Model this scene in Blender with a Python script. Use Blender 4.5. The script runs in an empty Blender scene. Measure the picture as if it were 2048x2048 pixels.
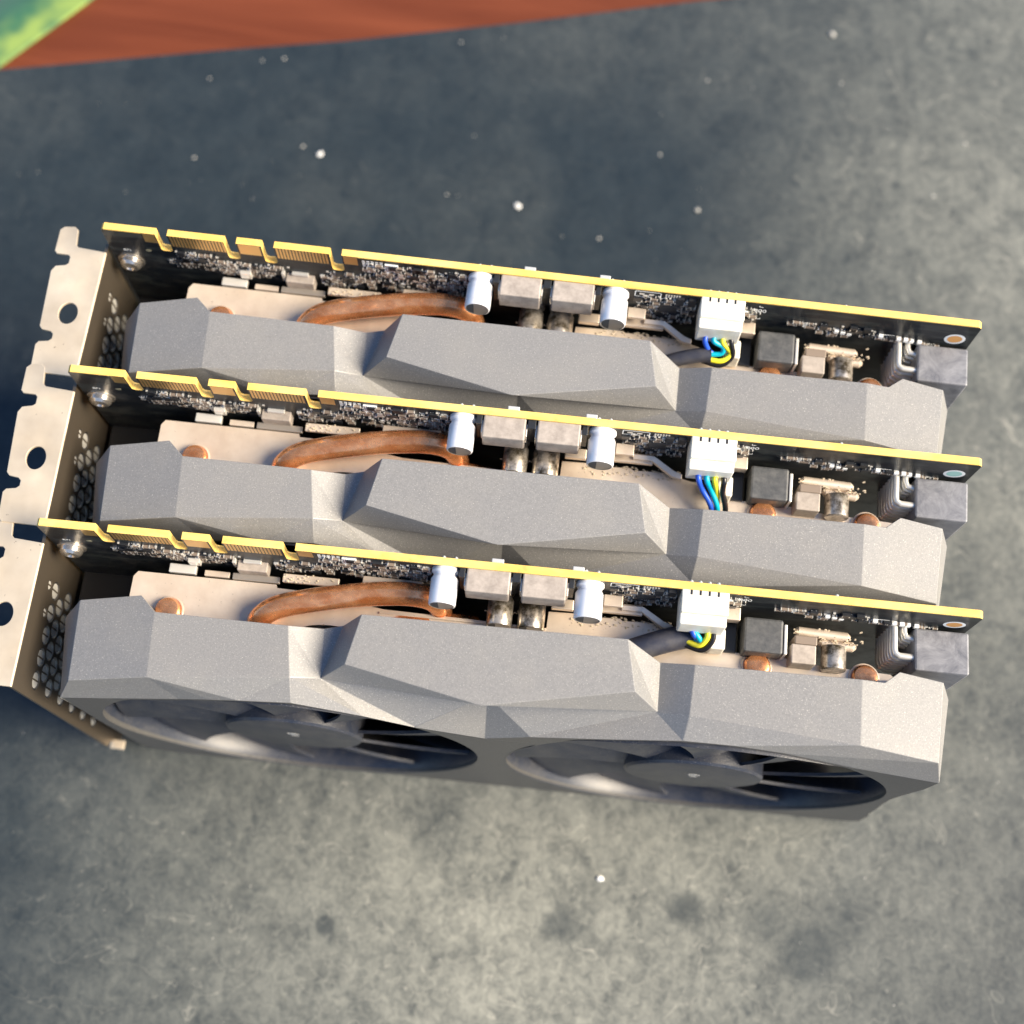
import bpy, bmesh, math, random
from mathutils import Vector, Matrix, Euler

random.seed(7)
R = math.radians
SC = bpy.context.scene
COL = SC.collection

# ------------------------------------------------------------------ camera
cam_d = bpy.data.cameras.new('camera')
cam = bpy.data.objects.new('camera', cam_d)
COL.objects.link(cam)
cam_d.sensor_width = 36.0
cam_d.lens = 36.0 * 1.31984275
cam.location = (0.14311074, -0.09760735, 0.48662774)
cam.rotation_euler = Euler((0.31491938, -0.00358196, 0.10116855), 'XYZ')
cam_d.clip_start = 0.02
cam_d.clip_end = 50
cam_d.dof.use_dof = True
cam_d.dof.focus_distance = 0.385
cam_d.dof.aperture_fstop = cam_d.lens / 6.5
SC.camera = cam

# ------------------------------------------------------------------ light
SUN_EL, SUN_AZ = 37.0, 97.0      # azimuth clockwise from +Y
W = bpy.data.worlds.new('World')
SC.world = W
W.use_nodes = True
nt = W.node_tree
bg = nt.nodes['Background']
sky = nt.nodes.new('ShaderNodeTexSky')
sky.sky_type = 'NISHITA'
sky.sun_disc = False
sky.sun_elevation = R(SUN_EL)
sky.sun_rotation = R(SUN_AZ)
sky.air_density = 1.0
sky.dust_density = 1.0
sky.ozone_density = 5.0
nt.links.new(sky.outputs[0], bg.inputs[0])
bg.inputs[1].default_value = 0.09
sd = bpy.data.lights.new('sun', 'SUN')
sd.energy = 5.0
sd.angle = R(32)
sd.color = (1.0, 0.86, 0.66)
sun = bpy.data.objects.new('sun', sd)
COL.objects.link(sun)
dv = Vector((math.sin(R(SUN_AZ)) * math.cos(R(SUN_EL)), math.cos(R(SUN_AZ)) * math.cos(R(SUN_EL)), math.sin(R(SUN_EL))))
sun.rotation_euler = dv.to_track_quat('Z', 'Y').to_euler()
sun.location = dv * 2
SC.view_settings.view_transform = 'Standard'
SC.view_settings.look = 'None'
SC.view_settings.exposure = 1.12
SC.view_settings.gamma = 1.0

# ------------------------------------------------------------------ materials
MATS = {}
def mat(name, col, rough=0.5, metal=0.0, spec=0.5, coat=0.0):
    m = bpy.data.materials.new(name)
    m.use_nodes = True
    b = m.node_tree.nodes['Principled BSDF']
    b.inputs['Base Color'].default_value = (*col, 1)
    b.inputs['Roughness'].default_value = rough
    b.inputs['Metallic'].default_value = metal
    b.inputs['Specular IOR Level'].default_value = spec
    b.inputs['Coat Weight'].default_value = coat
    MATS[name] = m
    return m

class N:
    """small node helper"""
    def __init__(s, m, vary=False):
        s.t = m.node_tree; s.b = s.t.nodes['Principled BSDF']
        s.tc = s.t.nodes.new('ShaderNodeTexCoord')
        s.vec = s.tc.outputs['Object']
        if vary:     # each card wears and gathers dust in its own way
            oi = s.t.nodes.new('ShaderNodeObjectInfo'); ad = s.t.nodes.new('ShaderNodeVectorMath'); ad.operation = 'ADD'
            s.t.links.new(s.vec, ad.inputs[0]); s.t.links.new(oi.outputs['Random'], ad.inputs[1]); s.vec = ad.outputs[0]
    def link(s, a, b): s.t.links.new(a, b)
    def noise(s, scale, detail=3, rough=0.55, off=(0, 0, 0), stretch=(1, 1, 1), dist=0.0):
        mp = s.t.nodes.new('ShaderNodeMapping')
        mp.inputs['Location'].default_value = off
        mp.inputs['Scale'].default_value = stretch
        s.link(s.vec, mp.inputs[0])
        n = s.t.nodes.new('ShaderNodeTexNoise')
        n.inputs['Scale'].default_value = scale
        n.inputs['Detail'].default_value = detail
        n.inputs['Roughness'].default_value = rough
        n.inputs['Distortion'].default_value = dist
        s.link(mp.outputs[0], n.inputs['Vector'])
        return n.outputs['Fac']
    def voro(s, scale, off=(0, 0, 0)):
        mp = s.t.nodes.new('ShaderNodeMapping'); mp.inputs['Location'].default_value = off
        s.link(s.vec, mp.inputs[0])
        n = s.t.nodes.new('ShaderNodeTexVoronoi'); n.inputs['Scale'].default_value = scale
        s.link(mp.outputs[0], n.inputs['Vector'])
        return n.outputs['Distance']
    def ramp(s, fac, lo, hi, a=0.0, b=1.0):
        n = s.t.nodes.new('ShaderNodeMapRange')
        n.inputs['From Min'].default_value = lo; n.inputs['From Max'].default_value = hi
        n.inputs['To Min'].default_value = a; n.inputs['To Max'].default_value = b
        s.link(fac, n.inputs['Value'])
        return n.outputs[0]
    def mix(s, fac, a, b):
        n = s.t.nodes.new('ShaderNodeMix'); n.data_type = 'RGBA'
        for sock, v in ((n.inputs[6], a), (n.inputs[7], b)):
            if isinstance(v, tuple): sock.default_value = (*v, 1)
            else: s.link(v, sock)
        if isinstance(fac, float): n.inputs[0].default_value = fac
        else: s.link(fac, n.inputs[0])
        return n.outputs[2]
    def math(s, op, a, b):
        n = s.t.nodes.new('ShaderNodeMath'); n.operation = op
        for i, v in enumerate((a, b)):
            if isinstance(v, (int, float)): n.inputs[i].default_value = v
            else: s.link(v, n.inputs[i])
        return n.outputs[0]
    def bump(s, h, strength, dist):
        n = s.t.nodes.new('ShaderNodeBump')
        n.inputs['Strength'].default_value = strength; n.inputs['Distance'].default_value = dist
        s.link(h, n.inputs['Height']); s.link(n.outputs[0], s.b.inputs['Normal'])

# shroud: grainy grey moulded plastic with dust
m = mat('shroud_plastic', (.2, .2, .205), .5, 0.18, .5); n = N(m, True)
fine = n.noise(1900, 3, .75)
spk = n.ramp(n.noise(3200, 1, .5, (3, 1, 2)), .64, .74)
dust = n.ramp(n.noise(60, 4, .6, (1, 5, 2)), .45, .75)
c = n.mix(n.ramp(fine, .33, .67), (.205, .204, .202), (.265, .263, .258))
c = n.mix(n.math('MULTIPLY', dust, .2), c, (.34, .32, .28))
c = n.mix(n.math('MULTIPLY', spk, .6), c, (.6, .58, .52))
n.link(c, n.b.inputs['Base Color'])
n.link(n.ramp(fine, .3, .7, .40, .52), n.b.inputs['Roughness'])
n.bump(fine, .2, .0002)

m = mat('fan_plastic', (.05, .055, .065), .38, 0, .55); n = N(m, True)
dd = n.ramp(n.noise(140, 4, .65), .42, .75)
sp = n.ramp(n.noise(2200, 2, .6), .62, .72)
c = n.mix(n.math('MULTIPLY', dd, .35), (.022, .028, .045), (.13, .12, .105))
c = n.mix(n.math('MULTIPLY', sp, .3), c, (.45, .43, .38))
n.link(c, n.b.inputs['Base Color']); n.bump(n.noise(1500, 2), .2, .0002)

m = mat('plate_plastic_shaded', (.09, .088, .085), .45, 0, .4); n = N(m, True)  # shroud plastic darkened for the front plate, its shade put into the colour
n.link(n.mix(n.ramp(n.noise(1600, 3, .7), .35, .7), (.075, .073, .070), (.12, .116, .108)), n.b.inputs['Base Color'])
# circuit board
m = mat('solder_mask', (.012, .015, .018), .32, 0, .25); n = N(m, True)
tr = n.ramp(n.noise(260, 2, .5, stretch=(.35, 1, 1.5)), .52, .56)
dd = n.ramp(n.noise(110, 5, .7, (4, 1, 1)), .48, .72)
c = n.mix(n.math('MULTIPLY', tr, .6), (.010, .013, .017), (.035, .042, .042))
c = n.mix(n.math('MULTIPLY', dd, .10), c, (.30, .27, .22))
n.link(c, n.b.inputs['Base Color']); n.link(n.ramp(dd, 0, 1, .28, .6), n.b.inputs['Roughness'])
m = mat('board_edge', (.62, .42, .085), .5, 0, .4); n = N(m, True)
n.link(n.mix(n.math('MULTIPLY', n.ramp(n.noise(130, 3, .7, (3, 0, 0)), .60, .72), .55), n.mix(n.ramp(n.noise(90, 5, .7, stretch=(.4, 1, 1)), .3, .7), (.80, .49, .09), (.92, .67, .22)), (.45, .27, .09)), n.b.inputs['Base Color'])
mat('gold_contact', (.83, .55, .22), .35, .85)
m = mat('bare_copper_pad', (.90, .45, .14), .4, .4)
mat('teal_pad', (.40, .70, .64), .4, .2)

# metals
m = mat('bracket_steel', (.70, .62, .50), .42, .55); n = N(m, True)
pit = n.ramp(n.noise(700, 2, .6, (1, 2, 3)), .70, .76)
msk = n.ramp(n.noise(45, 2, .5), .46, .6)
c = n.mix(n.ramp(n.noise(60, 4, .6), .3, .7), (.70, .58, .42), (.88, .76, .58))
c = n.mix(n.math('MULTIPLY', pit, msk), c, (.14, .09, .05))
n.link(c, n.b.inputs['Base Color'])
n.link(n.ramp(n.noise(90, 3), .3, .7, .34, .55), n.b.inputs['Roughness'])
m = mat('bracket_steel_shaded', (.2, .165, .125), .4, .8)  # same bracket metal, with the shade on its inner face painted in
m = mat('fin_aluminium', (.78, .66, .54), .38, .5); n = N(m, True)
c = n.mix(n.ramp(n.noise(70, 5, .6), .3, .7), (.64, .52, .41), (.86, .75, .62))
c = n.mix(n.math('MULTIPLY', n.ramp(n.noise(900, 3, .7), .66, .74), .6), c, (.2, .15, .1))
n.link(c, n.b.inputs['Base Color'])
mat('fin_stack_metal', (.42, .38, .33), .45, .7)
m = mat('copper', (.80, .40, .22), .26, .82, .5, .5); n = N(m, True)
a = n.noise(160, 4, .65, stretch=(1, 2, 2))
c = n.mix(n.ramp(a, .35, .7), (1.0, .48, .22), (.70, .23, .07))
n.link(c, n.b.inputs['Base Color'])
n.link(n.ramp(n.noise(500, 4, .7), .35, .7, .16, .36), n.b.inputs['Roughness']); n.bump(n.noise(400, 3), .15, .0002)
m = mat('can_sleeve', (.80, .81, .83), .3, .15, .5); n = N(m, True)
c = n.mix(n.math('MULTIPLY', n.ramp(n.noise(200, 4, .7), .55, .8), .4), (.84, .85, .87), (.45, .36, .26))
n.link(c, n.b.inputs['Base Color'])
m = mat('can_dark', (.38, .34, .28), .3, .7); n = N(m, True)
n.link(n.mix(n.ramp(n.noise(260, 4, .7), .4, .62), (.66, .60, .52), (.10, .08, .05)), n.b.inputs['Base Color'])
mat('can_end', (.55, .55, .53), .35, .8)
mat('can_stripe', (.05, .06, .07), .5)
m = mat('ferrite', (.34, .30, .27), .55, .1); n = N(m, True)
n.link(n.mix(n.ramp(n.noise(280, 4, .7), .3, .7), (.27, .235, .205), (.46, .405, .355)), n.b.inputs['Base Color'])
m = mat('dark_ferrite', (.10, .105, .11), .5, .1); n = N(m, True)
n.link(n.mix(n.ramp(n.noise(400, 4, .7), .35, .7), (.055, .06, .066), (.11, .112, .115)), n.b.inputs['Base Color'])
mat('brown_block', (.22, .175, .14), .5)
mat('tinned', (.82, .80, .74), .3, .5)
mat('chip_black', (.02, .022, .026), .35)
mat('print_white', (.85, .87, .86), .5)
m = mat('white_nylon', (.80, .79, .70), .42); n = N(m, True)
n.link(n.mix(n.ramp(n.noise(180, 4, .6), .35, .8), (.86, .85, .77), (.62, .56, .44)), n.b.inputs['Base Color'])
m = mat('connector_black', (.11, .115, .13), .42); n = N(m, True)
n.link(n.mix(n.ramp(n.noise(90, 5, .75, dist=1.5), .35, .7), (.11, .115, .135), (.27, .275, .295)), n.b.inputs['Base Color'])
mat('screw_metal', (.72, .66, .58), .25, .9)
mat('port_shell', (.008, .009, .011), .5, .2)
mat('port_pad', (.30, .29, .20), .5, .4)
mat('wire_blue', (.02, .09, .55), .35, 0, .5)
mat('wire_cyan', (.0, .38, .52), .35)
mat('wire_yellow', (.78, .72, .04), .35)
mat('wire_black', (.012, .012, .014), .3)
m = mat('sleeve', (.05, .05, .065), .42); n = N(m)
n.link(n.mix(n.ramp(n.noise(140, 4, .6), .4, .75), (.022, .026, .045), (.085, .082, .085)), n.b.inputs['Base Color'])
mat('dust_grit', (.50, .43, .33), .9)
mat('crumb_white', (.82, .82, .80), .7)
mat('crumb_grey', (.42, .41, .38), .8)

# table mat: dark slate rubber with dust, rubbed marks and painted sheen
m = mat('mat_rubber', (.03, .036, .045), .5, 0, .35); n = N(m)
mid = n.noise(75, 5, .66, (.2, .6, 0), dist=.4)
mic = n.noise(330, 4, .7, (.9, .1, 0), dist=.8)
rub = n.noise(90, 3, .6, (.5, .5, 0), stretch=(1, .35, 1), dist=1.2)
grime = n.math('ADD', n.math('MULTIPLY', mid, .42), n.math('MULTIPLY', mic, .58))
grime = n.math('ADD', grime, n.math('MULTIPLY', n.math('SUBTRACT', rub, .5), .3))
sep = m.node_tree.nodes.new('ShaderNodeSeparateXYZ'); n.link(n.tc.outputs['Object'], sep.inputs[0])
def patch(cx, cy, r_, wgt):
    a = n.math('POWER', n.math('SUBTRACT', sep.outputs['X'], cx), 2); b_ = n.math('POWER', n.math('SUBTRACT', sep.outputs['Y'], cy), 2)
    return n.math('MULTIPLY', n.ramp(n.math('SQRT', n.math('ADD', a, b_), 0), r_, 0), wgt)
# broad sheen painted in with the dust, before and right of the cards
dust_sheen = n.math('ADD', patch(.15, -.10, .21, 1.0), patch(.33, .09, .19, .7))
dust_sheen = n.math('ADD', dust_sheen, patch(.36, .30, .20, .65))
dust_sheen = n.math('ADD', dust_sheen, n.math('MULTIPLY', n.math('SUBTRACT', n.noise(7, 4, .55, (.37, .18, 0)), .46), .6))
dust_sheen = n.ramp(dust_sheen, 0, 1, .05, 1.0)
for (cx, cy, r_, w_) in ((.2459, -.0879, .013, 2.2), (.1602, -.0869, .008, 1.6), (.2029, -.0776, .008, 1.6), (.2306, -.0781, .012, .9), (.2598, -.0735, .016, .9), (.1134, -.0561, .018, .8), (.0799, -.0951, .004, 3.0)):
    dust_sheen = n.math('MULTIPLY', dust_sheen, n.math('SUBTRACT', 1.0, n.ramp(patch(cx, cy, r_, w_), 0, 1, 0, .55)))
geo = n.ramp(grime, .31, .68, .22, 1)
f = n.math('MULTIPLY', geo, dust_sheen)
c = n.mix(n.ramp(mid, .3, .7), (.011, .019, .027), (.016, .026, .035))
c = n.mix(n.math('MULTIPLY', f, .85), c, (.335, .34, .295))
spots = n.ramp(n.voro(130, (.3, .7, 0)), .06, .02)
spm = n.math('MULTIPLY', spots, n.ramp(n.noise(40, 2, .5, (2, 2, 0)), .5, .65))
c = n.mix(n.math('MULTIPLY', spm, .3), c, (.42, .42, .38))
scr = n.noise(30, 2, .5, (1.7, .3, 0), dist=2.5)
line = n.ramp(n.math('ABSOLUTE', n.math('SUBTRACT', scr, .5), 0), .004, .001)
c = n.mix(n.math('MULTIPLY', n.math('MULTIPLY', line, dust_sheen), .6), c, (.40, .39, .34))
n.link(c, n.b.inputs['Base Color'])
n.link(n.ramp(f, 0, 1, .34, .60), n.b.inputs['Roughness'])
n.bump(n.math('ADD', mic, n.math('MULTIPLY', mid, .6)), .12, .0005)

m = mat('red_wood', (.30, .085, .035), .55, 0, .3); n = N(m)
g = n.noise(26, 5, .6, (0, 0, 0), stretch=(.28, 2.2, 1), dist=.9)
# grain runs diagonally on the desk
for nd in m.node_tree.nodes:
    if nd.type == 'MAPPING': nd.inputs['Rotation'].default_value = (0, 0, R(24))
n.link(n.mix(n.ramp(g, .3, .7), (.10, .022, .007), (.165, .042, .016)), n.b.inputs['Base Color'])
n.bump(g, .1, .0005)

m = mat('green_print', (.05, .2, .12), .45); n = N(m)
sep = m.node_tree.nodes.new('ShaderNodeSeparateXYZ'); n.link(n.tc.outputs['Object'], sep.inputs[0])
wob = n.math('MULTIPLY', n.math('SUBTRACT', n.noise(38, 3, .5), .5), .016)
d = n.math('ADD', sep.outputs['Y'], wob)
band = n.ramp(n.noise(20, 2, .5, (.13, .3, 0)), .44, .58)
streak = n.math('MULTIPLY', n.ramp(d, .019, .006), n.ramp(d, -.004, .001))
c = n.mix(n.ramp(n.noise(24, 3, .6), .3, .7), (.03, .06, .05), (.07, .13, .115))
c = n.mix(n.ramp(d, .030, .012), c, (.03, .12, .07))
c = n.mix(n.math('MULTIPLY', streak, n.ramp(n.noise(46, 2, .5, (.05, .2, 0)), .38, .55)), c, (.22, .32, .08))
n.link(c, n.b.inputs['Base Color'])

M = MATS
# ------------------------------------------------------------------ helpers (millimetres in, metres out)
MM = .001
def link(name, me, parent=None, loc=None):
    o = bpy.data.objects.new(name, me)
    COL.objects.link(o)
    o.parent = parent
    if loc: o.location = Vector(loc) * MM
    return o

def mesh(name, verts, faces, mats, parent=None, fm=None, smooth=False, bevel=0, ang=30):
    me = bpy.data.meshes.new(name)
    me.from_pydata([Vector(v) * MM for v in verts], [], faces)
    for q in (mats if isinstance(mats, (list, tuple)) else [mats]): me.materials.append(M[q])
    if fm:
        for p, i in zip(me.polygons, fm): p.material_index = i
    if smooth:
        for p in me.polygons: p.use_smooth = True
    o = link(name, me, parent)
    if bevel:
        bv = o.modifiers.new('bevel', 'BEVEL'); bv.width = bevel * MM; bv.segments = 2
        bv.limit_method = 'ANGLE'; bv.angle_limit = R(ang)
    return o

class MB:
    def __init__(s): s.v = []; s.f = []; s.m = []
    def box(s, x0, x1, y0, y1, z0, z1, m=0, ch=0.0):
        i = len(s.v)
        for z in (z0, z1):
            c = ch if z == z1 else 0
            for y, x in ((y0, x0), (y0, x1), (y1, x1), (y1, x0)):
                s.v.append((x + (c if x == x0 else -c), y + (c if y == y0 else -c), z))
        s.f += [(i, i+3, i+2, i+1), (i+4, i+5, i+6, i+7), (i, i+1, i+5, i+4), (i+1, i+2, i+6, i+5), (i+2, i+3, i+7, i+6), (i+3, i, i+4, i+7)]
        s.m += [m] * 6
    def tube(s, pts, r, m=0, k=10, rad=None, cap=True):
        P = [Vector(p) for p in pts]; i0 = len(s.v)
        t0 = (P[1] - P[0]).normalized()
        u = t0.orthogonal().normalized()
        for j, p in enumerate(P):
            t = (P[min(j+1, len(P)-1)] - P[max(j-1, 0)]).normalized()
            u = (u - t * u.dot(t)).normalized(); w = t.cross(u)
            rr = rad[j] if rad else r
            for a in range(k):
                th = 2 * math.pi * a / k
                s.v.append(tuple(p + (u * math.cos(th) + w * math.sin(th)) * rr))
        for j in range(len(P) - 1):
            for a in range(k):
                b = (a + 1) % k
                s.f.append((i0 + j*k + a, i0 + j*k + b, i0 + (j+1)*k + b, i0 + (j+1)*k + a)); s.m.append(m)
        if cap:
            s.f.append(tuple(i0 + a for a in reversed(range(k)))); s.m.append(m)
            s.f.append(tuple(i0 + (len(P)-1)*k + a for a in range(k))); s.m.append(m)
    def build(s, name, mats, parent=None, smooth=False, bevel=0, ang=30):
        o = mesh(name, s.v, s.f, mats, parent, s.m, smooth, bevel, ang)
        if smooth: smooth_by_angle(o.data)
        return o

def smooth_by_angle(me, a=38):
    bm = bmesh.new(); bm.from_mesh(me)
    for e in bm.edges:
        e.smooth = not (len(e.link_faces) == 2 and e.calc_face_angle(0) > R(a))
    for f in bm.faces: f.smooth = True
    bm.to_mesh(me); bm.free()

def box(name, x0, x1, y0, y1, z0, z1, m, parent, bevel=.15):
    b = MB(); b.box(x0, x1, y0, y1, z0, z1)
    return b.build(name, m, parent, bevel=bevel)

def spline(pts, n=8):
    P = [Vector(p) for p in pts]; P = [2*P[0]-P[1]] + P + [2*P[-1]-P[-2]]
    out = []
    for i in range(1, len(P) - 2):
        for j in range(n):
            t = j / n; a, b, c, d = P[i-1:i+3]
            out.append(.5 * ((2*b) + (c-a)*t + (2*a-5*b+4*c-d)*t*t + (3*b-a-3*c+d)*t**3))
    out.append(P[-2]); return out

def flat(name, outer, holes, thick, mats, parent, plane='xy', bev=0.0):
    """a sheet cut from an outline with holes; thick goes to the + side of the plane's axis"""
    cu = bpy.data.curves.new(name, 'CURVE'); cu.dimensions = '2D'; cu.fill_mode = 'BOTH'
    for poly in [outer] + holes:
        s = cu.splines.new('POLY'); s.points.add(len(poly) - 1); s.use_cyclic_u = True
        for i, (a, b) in enumerate(poly): s.points[i].co = (a, b, 0, 1)
    cu.extrude = thick / 2 - bev
    cu.bevel_depth = bev; cu.bevel_resolution = 1
    if bev: cu.offset = -bev
    tmp = bpy.data.objects.new('tmp', cu); COL.objects.link(tmp)
    me = bpy.data.meshes.new_from_object(tmp)
    bpy.data.objects.remove(tmp); bpy.data.curves.remove(cu)
    me.name = name
    for v in me.vertices:
        a, b, t = v.co; t += thick / 2
        v.co = {'xy': (a, b, t), 'xz': (a, t, b), 'yz': (t, a, b)}[plane]
        v.co *= MM
    me.materials.clear()
    for q in (mats if isinstance(mats, (list, tuple)) else [mats]): me.materials.append(M[q])
    for p in me.polygons: p.use_smooth = False
    bm = bmesh.new(); bm.from_mesh(me)
    bmesh.ops.remove_doubles(bm, verts=bm.verts, dist=1e-6)
    bmesh.ops.recalc_face_normals(bm, faces=bm.faces); bm.to_mesh(me); bm.free()
    return link(name, me, parent)

def shift(o, x=0, y=0, z=0):
    for v in o.data.vertices: v.co += Vector((x, y, z)) * MM

def circle(cx, cy, rx, ry=None, n=24):
    ry = ry or rx
    return [(cx + rx * math.cos(2*math.pi*i/n), cy + ry * math.sin(2*math.pi*i/n)) for i in range(n)]

def lathe_y(name, cx, cz, prof, mats, parent, k=32, fm=None):
    """profile of (y, radius) spun round an axis parallel to y"""
    b = MB()
    for y, r in prof:
        for a in range(k):
            th = 2*math.pi*a/k; b.v.append((cx + r*math.cos(th), y, cz + r*math.sin(th)))
    for j in range(len(prof)-1):
        for a in range(k):
            c = (a+1) % k
            b.f.append((j*k+a, j*k+c, (j+1)*k+c, (j+1)*k+a)); b.m.append(fm[j] if fm else 0)
    b.f.append(tuple(range(k))[::-1]); b.m.append(fm[0] if fm else 0)
    b.f.append(tuple((len(prof)-1)*k + a for a in range(k))); b.m.append(fm[-1] if fm else 0)
    o = b.build(name, mats, parent)
    bm = bmesh.new(); bm.from_mesh(o.data); bmesh.ops.recalc_face_normals(bm, faces=bm.faces); bm.to_mesh(o.data); bm.free()
    smooth_by_angle(o.data, 34)
    return o

def tagit(o, label=None, cat=None, group=None, kind=None):
    for k, v in (('label', label), ('category', cat), ('group', group), ('kind', kind)):
        if v: o[k] = v
    return o

# ------------------------------------------------------------------ the setting
def slab(name, pts, z0, z1, m, bevel=.4):
    k = len(pts); v = [(x, y, z0) for x, y in pts] + [(x, y, z1) for x, y in pts]
    f = [tuple(reversed(range(k))), tuple(range(k, 2*k))] + [(i, (i+1) % k, k + (i+1) % k, k + i) for i in range(k)]
    return mesh(name, v, f, m, bevel=bevel)
desk = slab('table_top', [(-1500, -1200), (1500, -1200), (1500, 1300), (-1500, 1300)], -34, -3.0, 'red_wood')
tagit(desk, kind='structure')
# far edge of the mat, slightly bowed as it lies
far = [(-700, 118), (-106, 234.5), (-12, 254.5), (37, 264), (110, 281), (181, 299), (420, 352), (900, 450)]
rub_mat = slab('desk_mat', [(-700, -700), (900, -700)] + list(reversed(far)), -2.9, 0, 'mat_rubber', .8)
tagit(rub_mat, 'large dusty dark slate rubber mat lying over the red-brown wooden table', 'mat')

# green printed sheet on the wood, upper left corner
gp = slab('printed_sheet', [(-60, -.0), (320, 0), (320, 260), (-60, 260)], 0, 1.6, 'green_print', .5)
e0, e1 = Vector((-107, 238)), Vector((-77, 273.5))
gp.location = (e0.x * MM, e0.y * MM, -2.9 * MM)
gp.rotation_euler = (0, 0, math.atan2((e1-e0).y, (e1-e0).x))
tagit(gp, 'green printed sheet with a yellow-green streak along its edge, lying on the red wood', 'sheet')

# crumbs on the mat
def crumb(x, y, r, m, label, ell=1.3):
    bm = bmesh.new(); bmesh.ops.create_icosphere(bm, subdivisions=2, radius=r * MM)
    for v in bm.verts:
        v.co *= 1 + random.uniform(-.18, .18)
        v.co.x *= ell; v.co.z *= .6
    me = bpy.data.meshes.new('crumb'); bm.to_mesh(me); bm.free(); me.materials.append(M[m])
    o = link('crumb', me, None, (x, y, r * .45)); o.rotation_euler = (0, 0, random.uniform(0, 3))
    tagit(o, label, 'crumb', 'pale crumbs lying on the dark mat')
crumb(117.9, 191.1, 1.3, 'crumb_white', 'bluish white crumb, the biggest one, behind the middle of the rearmost card', 1.15)
crumb(34.1, 207.0, 1.0, 'crumb_white', 'bright crumb on the mat behind the left half of the cards')
crumb(191, 196.9, .9, 'crumb_grey', 'pale grey crumb on the mat behind the fan connector of the rearmost card', 1.1)
crumb(173, -70.1, .9, 'crumb_white', 'lone white crumb on the mat in front of the nearest card', 1.6)
crumb(243.5, 288.1, 1.1, 'crumb_grey', 'soft grey crumb near the far right of the mat')
dst = MB()
pts = [(26.3, 210.2), (88.4, 193.7), (191.7, 259.6), (248, 264.2), (-17.8, 238.9), (15.9, 270), (-17.6, 200.3), (152.1, 179.9), (85.9, 267.9), (-83.9, 231.1), (174.1, 221.5), (286.9, 213.6), (300, 240), (12, 252), (3, 250)]
pts += [(random.uniform(-110, 340), random.uniform(-130, 300)) for _ in range(220)]
for i, (x, y) in enumerate(pts):
    if -5 < x < 272 and -52 < y < 102: continue
    if y > 225 + .235 * (x + 106) : continue
    r = random.uniform(.5, .75) if i < 15 else random.choice((.12, .15, .2, .28))
    j = len(dst.v); k = 6
    for a in range(k): dst.v.append((x + r*math.cos(a*1.047)*random.uniform(.7, 1.2), y + r*math.sin(a*1.047)*random.uniform(.7, 1.2), .02))
    dst.v.append((x, y, r*.6))
    for a in range(k): dst.f.append((j+a, j+(a+1) % k, j+k)); dst.m.append(0)
tagit(dst.build('dust', 'crumb_grey'), 'fine pale specks of dust scattered over the mat', 'dust', kind='stuff')

# ------------------------------------------------------------------ graphics card
L = 265.0; TOP = 124.5

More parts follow.
